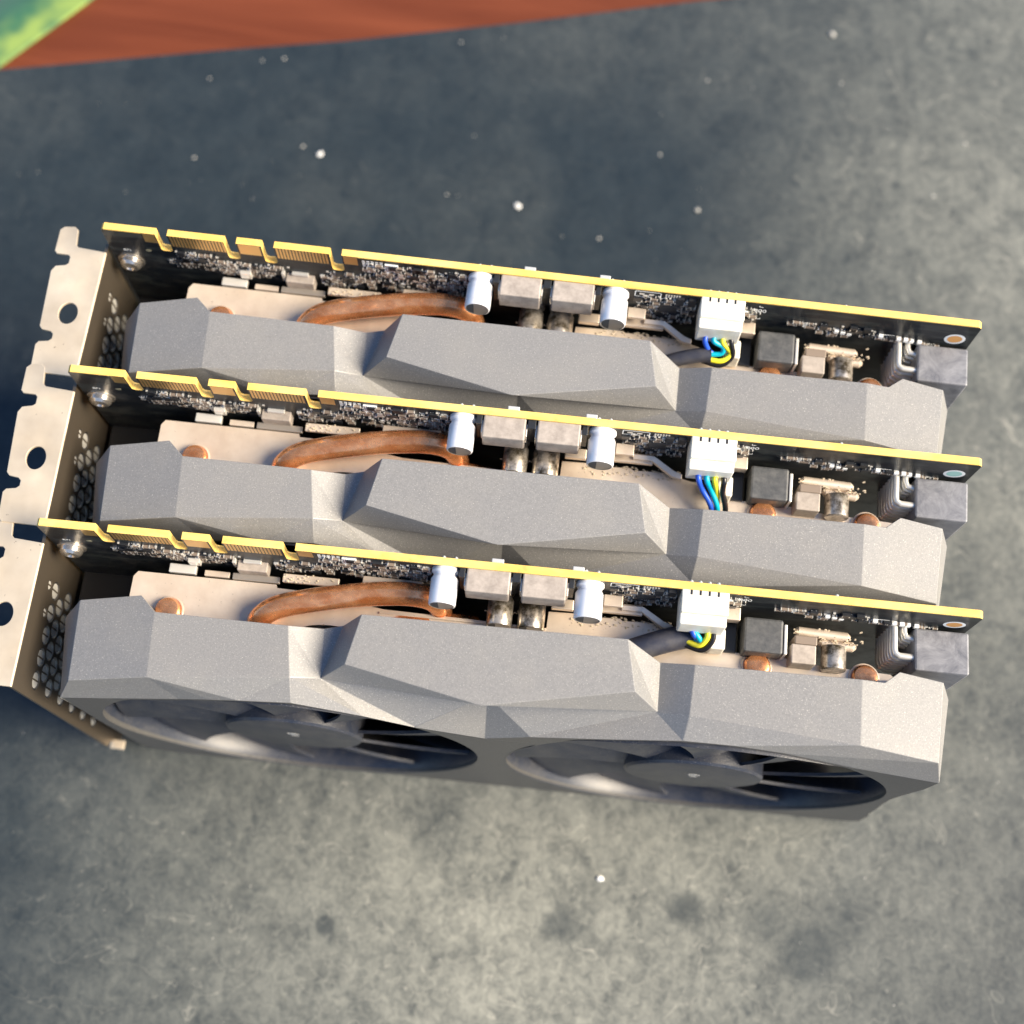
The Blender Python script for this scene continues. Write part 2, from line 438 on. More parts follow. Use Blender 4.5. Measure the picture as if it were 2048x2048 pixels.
def make_card():
    card = bpy.data.objects.new('graphics_card', None); COL.objects.link(card); card.empty_display_size = .02
    # ---- circuit board, stands on its edge in the plane y = 0 .. 1.6
    def notch(x0, x1): return [(x0, TOP), (x0, 116.0), (x0 + .3, 115.3), (x0 + 1.0, 115), (x1 - 1.0, 115), (x1 - .3, 115.3), (x1, 116.0), (x1, TOP)]
    top = [(0.8, TOP), (15.9, TOP), (16.7, TOP-.6)]
    outer = [(0, TOP-.8), (.8, TOP)] + notch(16.7, 20.3) + notch(37.7, 41.4) + notch(49.1, 52.9) + notch(69.9, 73.6) + [(L-1, TOP), (L, TOP-1), (L, 9), (L-1, 8), (60, 8), (60, 4), (14, 4), (14, 8), (0, 8)]
    holes = [circle(259.7, 115.4, 1.6, n=20), circle(5, 108.5, 1.4, n=16)]
    pcb = flat('circuit_board', outer, holes, 2.2, ['solder_mask', 'board_edge'], card, 'xz')
    for p in pcb.data.polygons:
        p.material_index = 0 if abs(p.normal.y) > .9 else 1
    shift(pcb, 0, -.6)
    # gold finger strips
    g = MB()
    for a, b in ((20.3, 37.7), (41.4, 49.1), (52.9, 69.9)):
        x = a + .55
        if b - a < 10:
            g.box(a + .5, b - .6, -.06, -.0, 118.6, 124.3)
            continue
        while x < b - .6:
            g.box(x, x + .68, -.06, 0, 118.4, 124.3); x += 1.0
    g.box(12.6, 16.3, -.06, 0, 119.4, 124.3); g.box(74.0, 78.2, -.06, 0, 119.6, 124.3)
    tagit(g.build('contact_strip', 'gold_contact', pcb), kind='stuff')
    # thin bright lip of board core showing above the mask
    g = MB()
    for a, b in ((78.4, 264.2), (.8, 12.3)):
        g.box(a, b, -.03, 0, 124.05, 124.35)
    g.build('mask_margin', 'board_edge', pcb)
    r = lathe_y('mounting_pad', 259.7, 115.4, [(-.04, 3.1), (-.05, 3.0), (-.05, 1.62), (0.01, 1.6)], ['print_white', 'bare_copper_pad'], pcb, 28)
    lathe_y('pad_centre', 259.7, 115.4, [(-.07, 2.2), (-.09, 2.1), (.2, 1.2)], 'bare_copper_pad', pcb, 24)
    # surface-mount components and print, too many and small to pick apart
    s = MB()
    occupied = []
    def smd(x, z, w, h, t, m, ends=True):
        s.box(x - w/2, x + w/2, -t, 0, z - h/2, z + h/2, m)
        if ends and max(w, h) > .7:
            e = .28
            if w > h: s.box(x-w/2-e, x-w/2, -t-.02, 0, z-h/2-.05, z+h/2+.05, 2); s.box(x+w/2, x+w/2+e, -t-.02, 0, z-h/2-.05, z+h/2+.05, 2)
            else: s.box(x-w/2-.05, x+w/2+.05, -t-.02, 0, z-h/2-e, z-h/2, 2); s.box(x-w/2-.05, x+w/2+.05, -t-.02, 0, z+h/2, z+h/2+e, 2)
    def print_ln(x0, x1, z0, z1): s.box(x0, x1, -.03, 0, z0, z1, 3)
    rnd = random.Random(11)
    def scatter(x0, x1, z0, z1, nn):
        for _ in range(nn):
            x, z = rnd.uniform(x0, x1), rnd.uniform(z0, z1)
            k = rnd.random()
            if k < .40: smd(x, z, *rnd.choice(((1.0, .6), (.6, 1.0), (.9, .5), (.5, .9))), .5, rnd.choice((0, 0, 0, 1, 3)))
            elif k < .58: smd(x, z, 1.7, .9, .8, 1)
            elif k < .64: smd(x, z, 2.2, 2.2, .8, 0, False)
            elif k < .82:
                w = rnd.uniform(.6, 1.5); print_ln(x, x + w, z, z + .22); print_ln(x, x + .2, z, z + .9)
                if rnd.random() < .5: print_ln(x + w, x + w + .2, z, z + .9)
            else: s.box(x, x + .7, -.3, 0, z, z + .6, 2)
    scatter(21, 33, 106.5, 115.5, 120); scatter(33, 52, 105.5, 112.5, 170)
    scatter(17, 24, 107, 111, 20); scatter(66, 80, 105, 114, 90); scatter(80, 111, 106.5, 121.5, 300)
    scatter(163, 181, 106, 121, 170); scatter(196, 200, 113, 122, 22)
    scatter(40, 56, 112, 113.4, 14)
    # row of tiny pads beside the last finger
    for i in range(5):
        for j in range(4): s.box(79.6 + i*1.35, 80.5 + i*1.35, -.05, 0, 122.3 - j*.95, 122.8 - j*.95, 3)
    s.box(86.6, 90.6, -.5, 0, 118.6, 122.4, 3)
    for i in range(6): s.box(86.8 + i*.65, 87.1 + i*.65, -.52, 0, 118.8, 122.2, 1)
    s.box(90.4, 92.0, -.9, 0, 115.8, 118.4, 2)
    # outlined parts right of the last can
    for (a, b) in ((162.2, 170.2),):
        print_ln(a, b, 123.1, 123.4); print_ln(a, b, 120.0, 120.3); print_ln(a, a+.3, 120, 123.4); print_ln(b-.3, b, 120, 123.4)
        s.box(a+1.4, a+2.9, -.06, 0, 121.2, 122.2, 2); s.box(a+4.3, a+5.8, -.06, 0, 121.2, 122.2, 2)
    for i in range(6): s.box(171.4 + i*.8, 171.9 + i*.8, -.2, 0, 121.5, 123.0, 2)
    for x in (175, 178.6): s.box(x, x+2.2, -.9, 0, 118.4, 122.3, 0)
    # right-hand stretch: sparse rows
    scatter(210, 219, 112.6, 115.2, 14); scatter(219, 236, 109.5, 115.6, 44); scatter(236, 249, 109.5, 113, 22); scatter(249, 256, 109, 111, 10)
    for x in (216.5, 221.3, 227.8, 229.6): smd(x, rnd.uniform(113, 115), 2.6, .7, .6, 1)
    for x, z in ((224, 112.3), (226, 112), (228, 111.6), (237.5, 112.2), (243, 111.8), (245.2, 111.6), (247, 111.2), (249.5, 111)):
        s.box(x, x+1.3, -1.0, 0, z, z+1.2, 3)
    s.box(239, 242.6, -.1, 0, 110.8, 111.8, 3); s.box(238.6, 242.2, -.05, 0, 113.0, 113.3, 3)
    tagit(s.build('surface_component', ['chip_black', 'brown_block', 'tinned', 'print_white'], pcb), kind='stuff')
    # printed designators
    def text(body, x, z, size):
        fc = bpy.data.curves.new('t', 'FONT'); fc.body = body; fc.size = size; fc.extrude = .02
        t = bpy.data.objects.new('t', fc); COL.objects.link(t)
        me = bpy.data.meshes.new_from_object(t); bpy.data.objects.remove(t); bpy.data.curves.remove(fc)
        for v in me.vertices: v.co = Vector((x + v.co.x, -.03 - v.co.z, z + v.co.y)) * MM
        me.materials.clear(); me.materials.append(M['print_white'])
        link('printed_text', me, pcb)
    text('J800', 197.6, 118.5, 2.6); text('C852', 251.0, 109.4, 1.6); text('R71', 4.0, 112.3, 1.6)
    # ring and oval print near the first fingers
    oo = flat('printed_ring', circle(25.5, 108.5, 2.2, 1.5), [circle(25.5, 108.5, 1.5, .8)], .05, 'print_white', pcb, 'xz'); shift(oo, 0, -.06)
    oo = flat('printed_ring', circle(20.6, 109.5, 1.7, 1.2), [circle(20.6, 109.5, 1.35, .85)], .05, 'print_white', pcb, 'xz'); shift(oo, 0, -.06)
    oo = flat('test_pad', circle(12.2, 114, .9, .7), [], .05, 'port_pad', pcb, 'xz'); shift(oo, 0, -.06)
    # solder tails poking out behind
    for x, w in ((128.6, 3.4), (151.3, 3.2)):
        box('solder_tab', x, x + w, 1.6, 2.9, 121.2, 124.2, 'tinned', pcb, .2)
    b = MB()
    for x in (115.2, 118.6, 155.2, 158.6, 184.6, 187.1, 189.7, 192.2, 225.0):
        b.tube([(x, 1.5, 123.0), (x, 2.3, 123.0), (x, 2.6, 123.0)], .5, 0, 6, rad=[.7, .5, .2])
    tagit(b.build('solder_joint', 'tinned', pcb), kind='stuff')

    for k_ in COL.objects:
        if k_.parent == pcb and k_.name.split('.')[0] not in ('solder_tab', 'solder_joint', 'contact_strip_rear'):
            k_.location.y -= .6 * MM

    # ---- screw and lug that hold board to bracket
    sc = lathe_y('bracket_screw', 5.0, 106.8, [(0, 4.2), (-1.2, 4.2), (-1.3, 3.4), (-2.6, 3.3), (-3.4, 2.6), (-3.6, 1.5), (-3.1, 1.2)], 'screw_metal', card, 28)
    # ---- ports behind the bracket (dark, low)
    for (x0, x1, z0, z1) in ((.6, 17, 58, 80), (.6, 18, 34, 54), (.6, 17, 12, 30)):
        pt = box('display_port', x0, x1, -13.5, 0, z0, z1, 'port_shell', card, .4)
    b = MB()
    for x, z in ((20.5, 99), (21.0, 93.0), (9, 100.5)): b.box(x, x+2, -.4, 0, z, z+3.6, 0)
    b.build('ground_pad', 'port_pad', card)

    # ---- bracket: flange plus vented face
    flg = [(-1.0, 112), ]
    outer = [(-1.4, -2.1), (-10.2, -1.4), (-11.0, -.6), (-11.6, 4.6), (-12.8, 5.6), (-16.0, 5.2), (-17.2, 4.0), (-17.2, -3.4), (-16.4, -4.2), (-12.8, -4.3), (-12.0, -5.0), (-12.0, -7.2), (-12.8, -7.9), (-15.8, -8.6), (-16.8, -10.4),
             (-15.9, -29.2), (-15.0, -30.2), (-12.2, -30.6), (-11.3, -31.4), (-11.3, -33.0), (-12.2, -33.8), (-15.0, -34.3), (-15.8, -35.4), (-15.4, -43.0), (-14.4, -44.2), (-1.4, -44.4)]
    fl = flat('mounting_flange', outer, [circle(-8.3, -24, 2.9, 3.6, 28)], 1.0, 'bracket_steel', card, 'xy', .18); shift(fl, 0, 0, 111.4)
    vents = [(-11.2, 100.0, 1.6), (-19.4, 99.2, 1.5)]
    for i in range(11):
        z = 94.5 - 5.9 * i
        for k in range(5):
            y = -11.5 - (i % 2) * 3.4 - 6.8 * k
            if z < 100 - .10 * (-y - 11) and -41 < y < -11: vents.append((y, z, 2.9))
    fo = [(1.6, 111.4), (-44.4, 111.4), (-44.4, 15), (-42, 12.2), (-41.2, 0.4), (-32.4, .4), (-31.6, 10), (-14, 10), (-13.2, .4), (-4.2, .4), (-3.4, 12.2), (1.6, 17)]
    fc = flat('bracket_face', list(reversed(fo)), [circle(y, z, r_, n=18) for y, z, r_ in vents], .9, 'bracket_steel_shaded', card, 'yz'); shift(fc, -2.3)
    b = MB(); b.tube([(-1.75, -2.2, 111.75), (-1.75, -44.3, 111.75)], .5, 0, 12); b.build('flange_fold', 'bracket_steel', card, True)
    b = MB()  # pale discs added in the vent holes to paint their bright look
    for y, z, r_ in vents:
        i0 = len(b.v); rr_ = r_ * .80
        for q in range(14): b.v.append((-1.7, y + rr_*math.cos(q*math.pi/7), z + rr_*1.1*math.sin(q*math.pi/7)))
        b.f.append(tuple(range(i0, i0+14))); b.m.append(0)
        b.box(-1.68, -1.5, y - .22, y + .22, z - rr_, z + rr_, 1)
    tagit(b.build('vent_bright_disc', ['tinned', 'bracket_steel_shaded'], fc), kind='stuff')
    # small bent feet at the tip
    b = MB(); b.box(-2.3, 2.6, -44.2, -41.0, 8.5, 9.4); b.build('bracket_foot', 'bracket_steel', card, bevel=.2)

    # ---- heatsink: top fin in three stepped outlines, fins below
    hs = bpy.data.objects.new('heatsink', None); COL.objects.link(hs); hs.parent = card
    o_ = [(24.0, -30), (24.1, -7.2), (25.2, -5.6), (66, -5.6), (66.4, -6.6), (76, -6.8), (98, -9.8), (145.6, -10.6), (145.8, -5.6), (160.6, -5.2), (161.2, -5.8), (166.5, -5.6), (167.3, -6.2), (176.5, -6.0), (188.6, -8.8), (189.2, -12.1),
          (217.4, -12.5), (217.6, -13.4), (244.6, -14.2), (245.6, -15), (242.6, -17.8), (242, -30)]
    h_ = [circle(36.2, -16.6, 3.9), circle(206.4, -15.6, 3.9)]
    tf = flat('top_fin', list(reversed(o_)), [circle(83.5, -18.3, 8.5, 2.2, 28)], .6, 'fin_aluminium', hs, 'xy'); shift(tf, 0, 0, 104.4)
    b = MB()
    for i in range(46):
        z = 102.2 - i * 2.1
        b.box(24.6, 97 if i > 9 else 70, -29.5, -6.4, z, z + .35); b.box(97, 146, -29.5, -11.2, z, z + .35)
        b.box(146, 188, -29.5, -7, z, z + .35); b.box(188, 241.5, -29.5, -14.6, z, z + .35)
    tagit(b.build('fin_stack', 'fin_stack_metal', hs), kind='stuff')
    # folded fin tabs along the front edge of the cut-out
    b = MB(); b.box(97, 145.4, -11.3, -10.7, 101.5, 105.6); b.build('fin_lip', 'fin_aluminium', hs, bevel=.1)
    # pipe ends rising through the top fin
    for (x, y) in ((36.2, -16.6), (206.4, -15.7), (237.1, -16.1)):
        b = MB(); b.tube([(x, y, 98), (x, y, 106.6), (x, y, 107.3), (x, y, 107.6), (x, y, 107.45)], 3, 0, 28, rad=[3.6, 3.6, 3.2, 2.2, .5])
        p_ = b.build('pipe_end', 'copper', hs, True)
        b = MB(); P = [(x + 4.1*math.cos(a*math.pi/14), y + 4.1*math.sin(a*math.pi/14), 105.1) for a in range(29)]
        b.tube(P, .35, 0, 6, cap=False); b.build('pipe_collar', 'fin_aluminium', hs, True)
    # bent copper heat pipe
    P = spline([(62.2, -18.2, 96), (62.4, -18.0, 103), (63.6, -16.8, 108), (68.2, -13.9, 110.6), (77, -11.2, 111.2), (88, -8.6, 111.2), (98, -6.9, 111.2), (106, -6.2, 111.0), (111.5, -6.4, 109.0), (114.2, -7.5, 104.5), (115, -8.6, 97)], 8)
    rd = [3.1 + .4*math.sin(min(1, i/(len(P)-1))*math.pi) for i in range(len(P))]
    b = MB(); b.tube(P, 3, 0, 26, rad=rd); b.build('heat_pipe', 'copper', card, True)
    P = spline([(86, -19, 98), (96, -15.5, 102.6), (107, -12.6, 103), (118, -10.6, 100), (124, -9, 94)], 6)
    b = MB(); b.tube(P, 2.8, 0, 20); b.build('heat_pipe', 'copper', card, True)
    # base-plate ledges between board and fins
    for (x0, x1, y0, y1, z0, z1, m_) in ((34, 42, -4.9, -2.2, 103.4, 105.2, 'tinned'), (44.5, 52, -5.0, -3.2, 103.6, 105.0, 'fin_aluminium'), (53, 67, -5.4, -3.4, 104.4, 105.8, 'fin_stack_metal'), (68, 84.5, -5.2, -2.6, 106.2, 107.4, 'fin_aluminium'), (91.5, 109, -4.4, -1.6, 108.6, 109.7, 'fin_aluminium'),
                                  (146.4, 152.8, -5.6, -2.6, 107.2, 109.4, 'fin_aluminium'), (161, 166.5, -4.6, -1.2, 112.4, 113.8, 'fin_aluminium'), (160.6, 172.6, -5.2, -2.2, 107.6, 109.2, 'fin_aluminium'), (196, 200.3, -4.4, -.6, 107.8, 111.5, 'fin_aluminium')):
        box('plate_ledge', x0, x1, y0, y1, z0, z1, m_, card, .25)
    b = MB()
    b.v = [(166.5, -3.0, 110.6), (172.8, -3.0, 110.6), (179.2, -6.2, 108.4), (181.6, -7.0, 108.2), (166.5, -4.4, 110.2), (172.2, -4.4, 110.2), (178.6, -7.8, 107.8), (181.6, -8.4, 107.6),
           (166.5, -3.0, 109.2), (172.8, -3.0, 109.2), (179.2, -6.2, 107), (181.6, -7.0, 106.8), (166.5, -4.4, 108.8), (172.2, -4.4, 108.8), (178.6, -7.8, 106.4), (181.6, -8.4, 106.2)]
    b.f = [(0,4,5,1), (1,5,6,2), (2,6,7,3), (4,12,13,5), (5,13,14,6), (6,14,15,7), (0,8,12,4), (3,7,15,11), (0,1,9,8), (1,2,10,9), (2,3,11,10)]
    b.m = [0]*11
    b.build('plate_ledge', 'fin_aluminium', card, bevel=.15)

    # ---- board-mounted parts
    def can(x, z, r_, y0, y1, m_='can_sleeve'):
        pr = [(y0, r_*.96), (y0 - .4, r_*1.02), (y0 - 1.5, r_*1.02), (y0 - 2.1, r_*.87), (y0 - 2.7, r_*.86), (y0 - 3.6, r_*1.0), (y1 + .5, r_), (y1 + .12, r_*.97), (y1, r_*.9), (y1 + .15, r_*.85)]
        c_ = lathe_y('capacitor', x, z, pr, [m_, 'can_end'], card, 36, fm=[0]*8 + [1])
        q = MB(); k = 16; a0 = 1.9; a1 = 4.4; i0 = 0
        for j in range(k + 1):
            th = a0 + (a1 - a0) * j / k; q.v.append((x + r_*.84*math.cos(th), y1 - .03 + .13, z + r_*.84*math.sin(th)))
        q.f = [tuple(range(k + 1))]; q.m = [0]; q.build('polarity_mark', 'can_stripe', c_)
    can(115.9, 120.3, 3.85, 0, -11.2); can(156.6, 120.3, 3.95, 0, -11.2)
    can(131.9, 108.6, 3.7, -1, -12.6, 'can_dark'); can(141.0, 108.6, 3.9, -1, -12.6, 'can_dark')
    for x0, x1 in ((122.0, 134.3), (137.7, 150.1)):
        ck = box('choke', x0, x1, -7.2, -.3, 116.6, 124.0, 'ferrite', card, .45)
        b = MB()
        for x in (x0 - .5, x1 + .1): b.box(x, x + .4, -5.4, -1.6, 117.2, 122.5)
        b.build('terminal', 'tinned', ck, bevel=.1)
    box('power_chip', 54.8, 63.6, -3.6, -.1, 104.6, 109.6, 'ferrite', card, .3)
    b = MB(); b.box(56.6, 61.8, -1.6, 0, 109.8, 111.0); b.box(65.4, 66.8, -1.2, 0, 109.4, 111.2); b.box(68.0, 69.4, -1.2, 0, 109.0, 110.8); b.box(40.2, 43.6, -2.6, 0, 106.2, 109.4); b.box(53.4, 54.4, -2.0, 0, 106.6, 111.2)
    b.build('solder_block', 'tinned', card, bevel=.15)
    for (x0, x1, z0, z1) in ((150.6, 152.2, 113, 123), (134.8, 137.2, 112, 123.6), (119.9, 121.6, 112, 123.6)):
        box('inductor_gap', x0, x1, -3.2, -.1, z0, z1, 'chip_black', card, .2)
    box('driver_chip', 170.4, 175.6, -1.6, -.1, 113.2, 118.0, 'chip_black', card, .15)
    box('driver_chip', 48.4, 52.6, -1.2, -.1, 108.4, 111.4, 'chip_black', card, .15)
    # fan header (white nylon) with pin slots
    fh = box('fan_header', 182.0, 195.1, -7.0, -.2, 113.4, 124.3, 'white_nylon', card, .35)
    b = MB(); b.box(181.9, 194.8, -10.2, -7.0, 114.4, 123.2); b.build('plug', 'white_nylon', fh, bevel=.4)
    b = MB()
    for i in range(4): b.box(184.3 + i*2.5, 184.9 + i*2.5, -2.0, -.5, 124.2, 124.36)
    b.build('pin_slot', 'chip_black', fh)
    box('header_latch', 191.8, 196.2, -13.6, -7.6, 105.6, 112.4, 'white_nylon', card, .5)
    # big dark choke and neighbours
    bc = box('dark_choke', 201.4, 212.6, -13.2, -3.1, 99.5, 112, 'dark_ferrite', card, .7)
    b = MB(); b.box(212.8, 213.7, -13.1, -4.4, 100, 111.9); b.build('choke_clip', 'tinned', bc, bevel=.2)
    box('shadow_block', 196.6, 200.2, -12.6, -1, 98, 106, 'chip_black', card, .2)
    box('brown_choke', 215.0, 222.0, -15.2, -9.6, 101.5, 111.6, 'ferrite', card, .35)
    box('brown_choke', 216.0, 222.4, -9.4, -6.8, 101.5, 111.0, 'brown_block', card, .35)
    lathe_y('round_capacitor', 227.6, 108.0, [(-8.6, 3.4), (-8.9, 3.55), (-15.3, 3.55), (-15.6, 3.2)], 'can_dark', card, 30)
    for (x0, x1, y0, y1, z1) in ((216.6, 232.5, -6.4, -3.2, 108.6), (223.5, 234.5, -8.0, -6.2, 107.2)):
        b = MB(); b.tube([(x0, (y0+y1)/2, z1-1.5), (x0+1, (y0+y1)/2, z1-1.5), (x1-1, (y0+y1)/2-.4, z1-1.5), (x1, (y0+y1)/2-.4, z1-1.5)], 1.5, 0, 12, rad=[.6, 1.5, 1.5, .6])
        b.build('coil_winding', 'fin_aluminium', card, True)
    # ---- power socket and its bent pins
    ps = box('power_socket', 249.6, 265.0, -13.8, -1.6, 88, 111.8, 'connector_black', card, .6)
    for j in range(7):
        z = 110.2 - j * 2.9
        P = [(244.3, -.2, z), (244.3, -7.9, z), (244.6, -9.2, z), (245.8, -9.8, z), (249.8, -9.9, z)]
        b = MB(); b.tube(P, .95, 0, 10); b.build('power_pin', 'tinned', ps, True)
        if j < 4:
            P = [(247.2, -.2, z-.4), (247.2, -2.6, z-.4), (247.8, -4.0, z-.4), (249.8, -4.4, z-.4)]
            b = MB(); b.tube(P, .85, 0, 10); b.build('power_pin', 'tinned', ps, True)
    # dust lumps on the ledges
    b = MB(); rr = random.Random(5)
    for (x0, x1, y0, y1, z, nn) in ((161, 181, -8.5, -5.2, 105.1, 60), (216, 236, -8, -3.5, 108.2, 60), (68, 84, -5.2, -2.6, 107.5, 30), (127, 146, -9, -7.2, 108, 24), (152, 161, -9, -5.6, 105.1, 20)):
        for _ in range(nn):
            x, y = rr.uniform(x0, x1), rr.uniform(y0, y1); q = rr.uniform(.12, .42)
            b.box(x-q, x+q*rr.uniform(.6, 1.6), y-q*.6, y+q, z-.2, z+q*.8, 0, q*.45)
    tagit(b.build('dust_lump', 'dust_grit', card), kind='stuff')

    # ---- shroud: faceted top, lip, front plate
    tab = [(5.1, 94.3, -44.9), (22.2, 101.2, -43.5), (44.6, 111.5, -41.5), (62.4, 118.9, -40.2), (78.4, 123.4, -39.4), (97, 114.5, -41.2), (111.1, 106.5, -42.6), (131.2, 98.6, -43.9), (143.9, 108.5, -42.2), (165.5, 116.8, -40.7), (184.5, 126.2, -39.0), (200, 126.3, -38.9), (213.3, 122.7, -39.4), (234.5, 111.1, -41.7), (258, 102.6, -43.2)]
    def ly(x, z):
        for i in range(len(tab) - 1):
            if x <= tab[i+1][0] or i == len(tab) - 2:
                t = (x - tab[i][0]) / (tab[i+1][0] - tab[i][0]); t = max(0, min(1, t))
                z43 = tab[i][1] + (tab[i+1][1]-tab[i][1])*t; y104 = tab[i][2] + (tab[i+1][2]-tab[i][2])*t
                break
        sl = -11.0
        return -43 + (z - z43) / sl if abs(z43 - 104) < 1.5 else y104 + (z-104) * (-43-y104) / (z43-104)
    LZ = [(8, 98.5), (23, 99.5), (44, 106), (54, 110), (62, 112), (77, 113.3), (97, 107.5), (111, 102.5), (131, 96), (144, 103.5), (166, 108.5), (186, 113.2), (200, 114), (214, 112), (235, 105.5), (259.8, 100.5)]
    lip = [(x, max(-44.2, min(-40.6, ly(x, z))), z) for x, z in LZ]
    V = {}
    def P_(k, *c): V[k] = c
    P_('b0', 12.6, -17.7, 112); P_('b1', 30.9, -15.6, 116.05); P_('b2', 35.8, -20.2, 117); P_('b3', 73.6, -20.3, 117); P_('b4', 83, -19, 112.2); P_('b5', 88.3, -17.6, 112.2)
    P_('b6', 94.3, -16.3, 122); P_('b7', 168.2, -15.8, 122); P_('b8', 178.2, -19.3, 113); P_('b9', 187.5, -20, 117.5); P_('b10', 233.5, -19.6, 118); P_('b11', 240, -19.6, 116.9); P_('b12', 244.3, -16, 116.2); P_('b13', 257, -17.2, 114.08)
    P_('f0', 14.0, -41, 112); P_('f2', 37.0, -38.8, 117); P_('f3', 76.3, -34.8, 117); P_('f4', 84, -33.3, 112); P_('f6', 91.6, -30.7, 122); P_('ap', 130, -38.3, 122); P_('f7', 171.2, -30.2, 122)
    P_('f8', 178.3, -33.3, 113); P_('m', 131, -33.3, 112); P_('f9', 186.8, -34.2, 117.2); P_('f10', 233.3, -37.9, 118); P_('f13', 255.5, -39.9, 114.3)
    P_('lb', 6.5, -21, 103.5); P_('rb', 260.8, -20, 106)
    for i, p in enumerate(lip): V['l%d' % i] = p
    F = ['b0 f0 f2 b2 b1', 'b2 f2 f3 b3', 'b3 f3 f4 b4', 'b4 f4 b5', 'b5 f4 f6 b6', 'b6 f6 ap f7 b7', 'b7 f7 f8 b8', 'b8 f8 f9 b9', 'b9 f9 f10 b10', 'b10 f10 f13 b13 b12 b11', 'f4 ap f6', 'f8 f7 ap',
         'f4 m ap', 'm f8 ap', 'lb l0 f0 b0', 'b13 f13 l15 rb', 'f0 l0 l1 l2 l3 f2', 'f2 l3 l4', 'f2 l4 f3', 'f3 l4 l5', 'f3 l5 l6 f4', 'f4 l6 l7', 'f4 l7 m', 'm l7 l8', 'm l8 l9', 'm l9 f8', 'f8 l9 l10', 'f8 l10 l11 f9', 'f9 l11 l12', 'f9 l12 f10', 'f10 l12 l13', 'f10 l13 l14 l15 f13']
    keys = list(V); idx = {k: i for i, k in enumerate(keys)}
    vs = [V[k] for k in keys]; fs = [tuple(idx[k] for k in f.split()) for f in F]
    # back skirt and lip skirt
    row = 'lb b0 b1 b2 b3 b4 b5 b6 b7 b8 b9 b10 b11 b12 b13 rb'.split()
    base = len(vs)
    for k in row: x, y, z = V[k]; vs.append((x, y, min(z, 104) - 7))
    for i in range(len(row)-1): fs.append((idx[row[i]], idx[row[i+1]], base+i+1, base+i))
    b2 = len(vs)
    vs += [(6.5, -21, 60), (8.5, -42.6, 60)]
    fs.append((idx['lb'], base, b2, b2+1, idx['l0']))
    vs += [(260.6, -20, 92), (259.8, -42.4, 95)]
    fs.append((idx['rb'], idx['l15'], b2+3, b2+2, base+len(row)-1))
    sh = mesh('shroud', vs, fs, 'shroud_plastic', card, bevel=.16, ang=9)
    bm = bmesh.new(); bm.from_mesh(sh.data); bmesh.ops.recalc_face_normals(bm, faces=bm.faces)
    ff = max(bm.faces, key=lambda f: f.calc_center_median().z)
    if ff.normal.z < 0: bmesh.ops.reverse_faces(bm, faces=bm.faces)
    bm.to_mesh(sh.data); bm.free()

    # front plate with two fan openings
    def lz(x):
        for i in range(len(lip)-1):
            if x <= lip[i+1][0]:
                t = (x - lip[i][0]) / (lip[i+1][0] - lip[i][0]); return lip[i][2] + (lip[i+1][2]-lip[i][2])*max(0, t)
        return lip[-1][2]
    def yl(x):
        for i in range(len(lip)-1):
            if x <= lip[i+1][0]:
                t = (x - lip[i][0]) / (lip[i+1][0] - lip[i][0]); return lip[i][1] + (lip[i+1][1]-lip[i][1])*max(0, t)
        return lip[-1][1]
    FC = ((69.8, 59.0), (195.5, 59.0)); RO = 58.4
    topl = [(x, lz(x) - .5) for x in sorted(set([8 + i*(251.8/60) for i in range(61)] + [p[0] for p in lip]))]
    bot = [(259.6, 86), (257.6, 70), (256.8, 60), (257.4, 48), (258.6, 36), (259.2, 24), (260.6, 18), (261, 3), (257, .6), (250, .4), (244, 0), (20, 0), (13, 4), (9, 10), (8, 60)]
    holes_ = []
    for cx, cz in FC:
        holes_.append([(cx + RO*math.cos(a*math.pi/36), min(cz + RO*math.sin(a*math.pi/36), lz(cx + RO*math.cos(a*math.pi/36)) - 1.6)) for a in range(72)])
    fp = flat('front_plate', list(reversed(topl + bot)), holes_, 1.8, 'plate_plastic_shaded', sh, 'xz', 0.0); 
    for v in fp.data.vertices:
        x, z = v.co.x*1000, v.co.z*1000
        v.co.y += (-42.0 + (yl(x) + 42.0) * max(0, min(1, z/100)) + .05) * MM
    for cx, cz in FC:
        b = MB(); k = 72
        prof = [(-42.2, RO + .5), (-41.4, RO + .1), (-39.0, RO - .5), (-36.0, RO - .8), (-28, RO - 1.0)]
        for y, r_ in prof:
            for a in range(k):
                x = cx + r_*math.cos(a*2*math.pi/k); z = min(cz + r_*math.sin(a*2*math.pi/k), lz(x) - 2.2)
                b.v.append((x, y + (.4 if z > 90 else 0), z))
        for j in range(len(prof)-1):
            for a in range(k):
                c_ = (a+1) % k; b.f.append((j*k+a, j*k+c_, (j+1)*k+c_, (j+1)*k+a)); b.m.append(0)
        b.build('fan_ring', 'fan_plastic', sh, True)
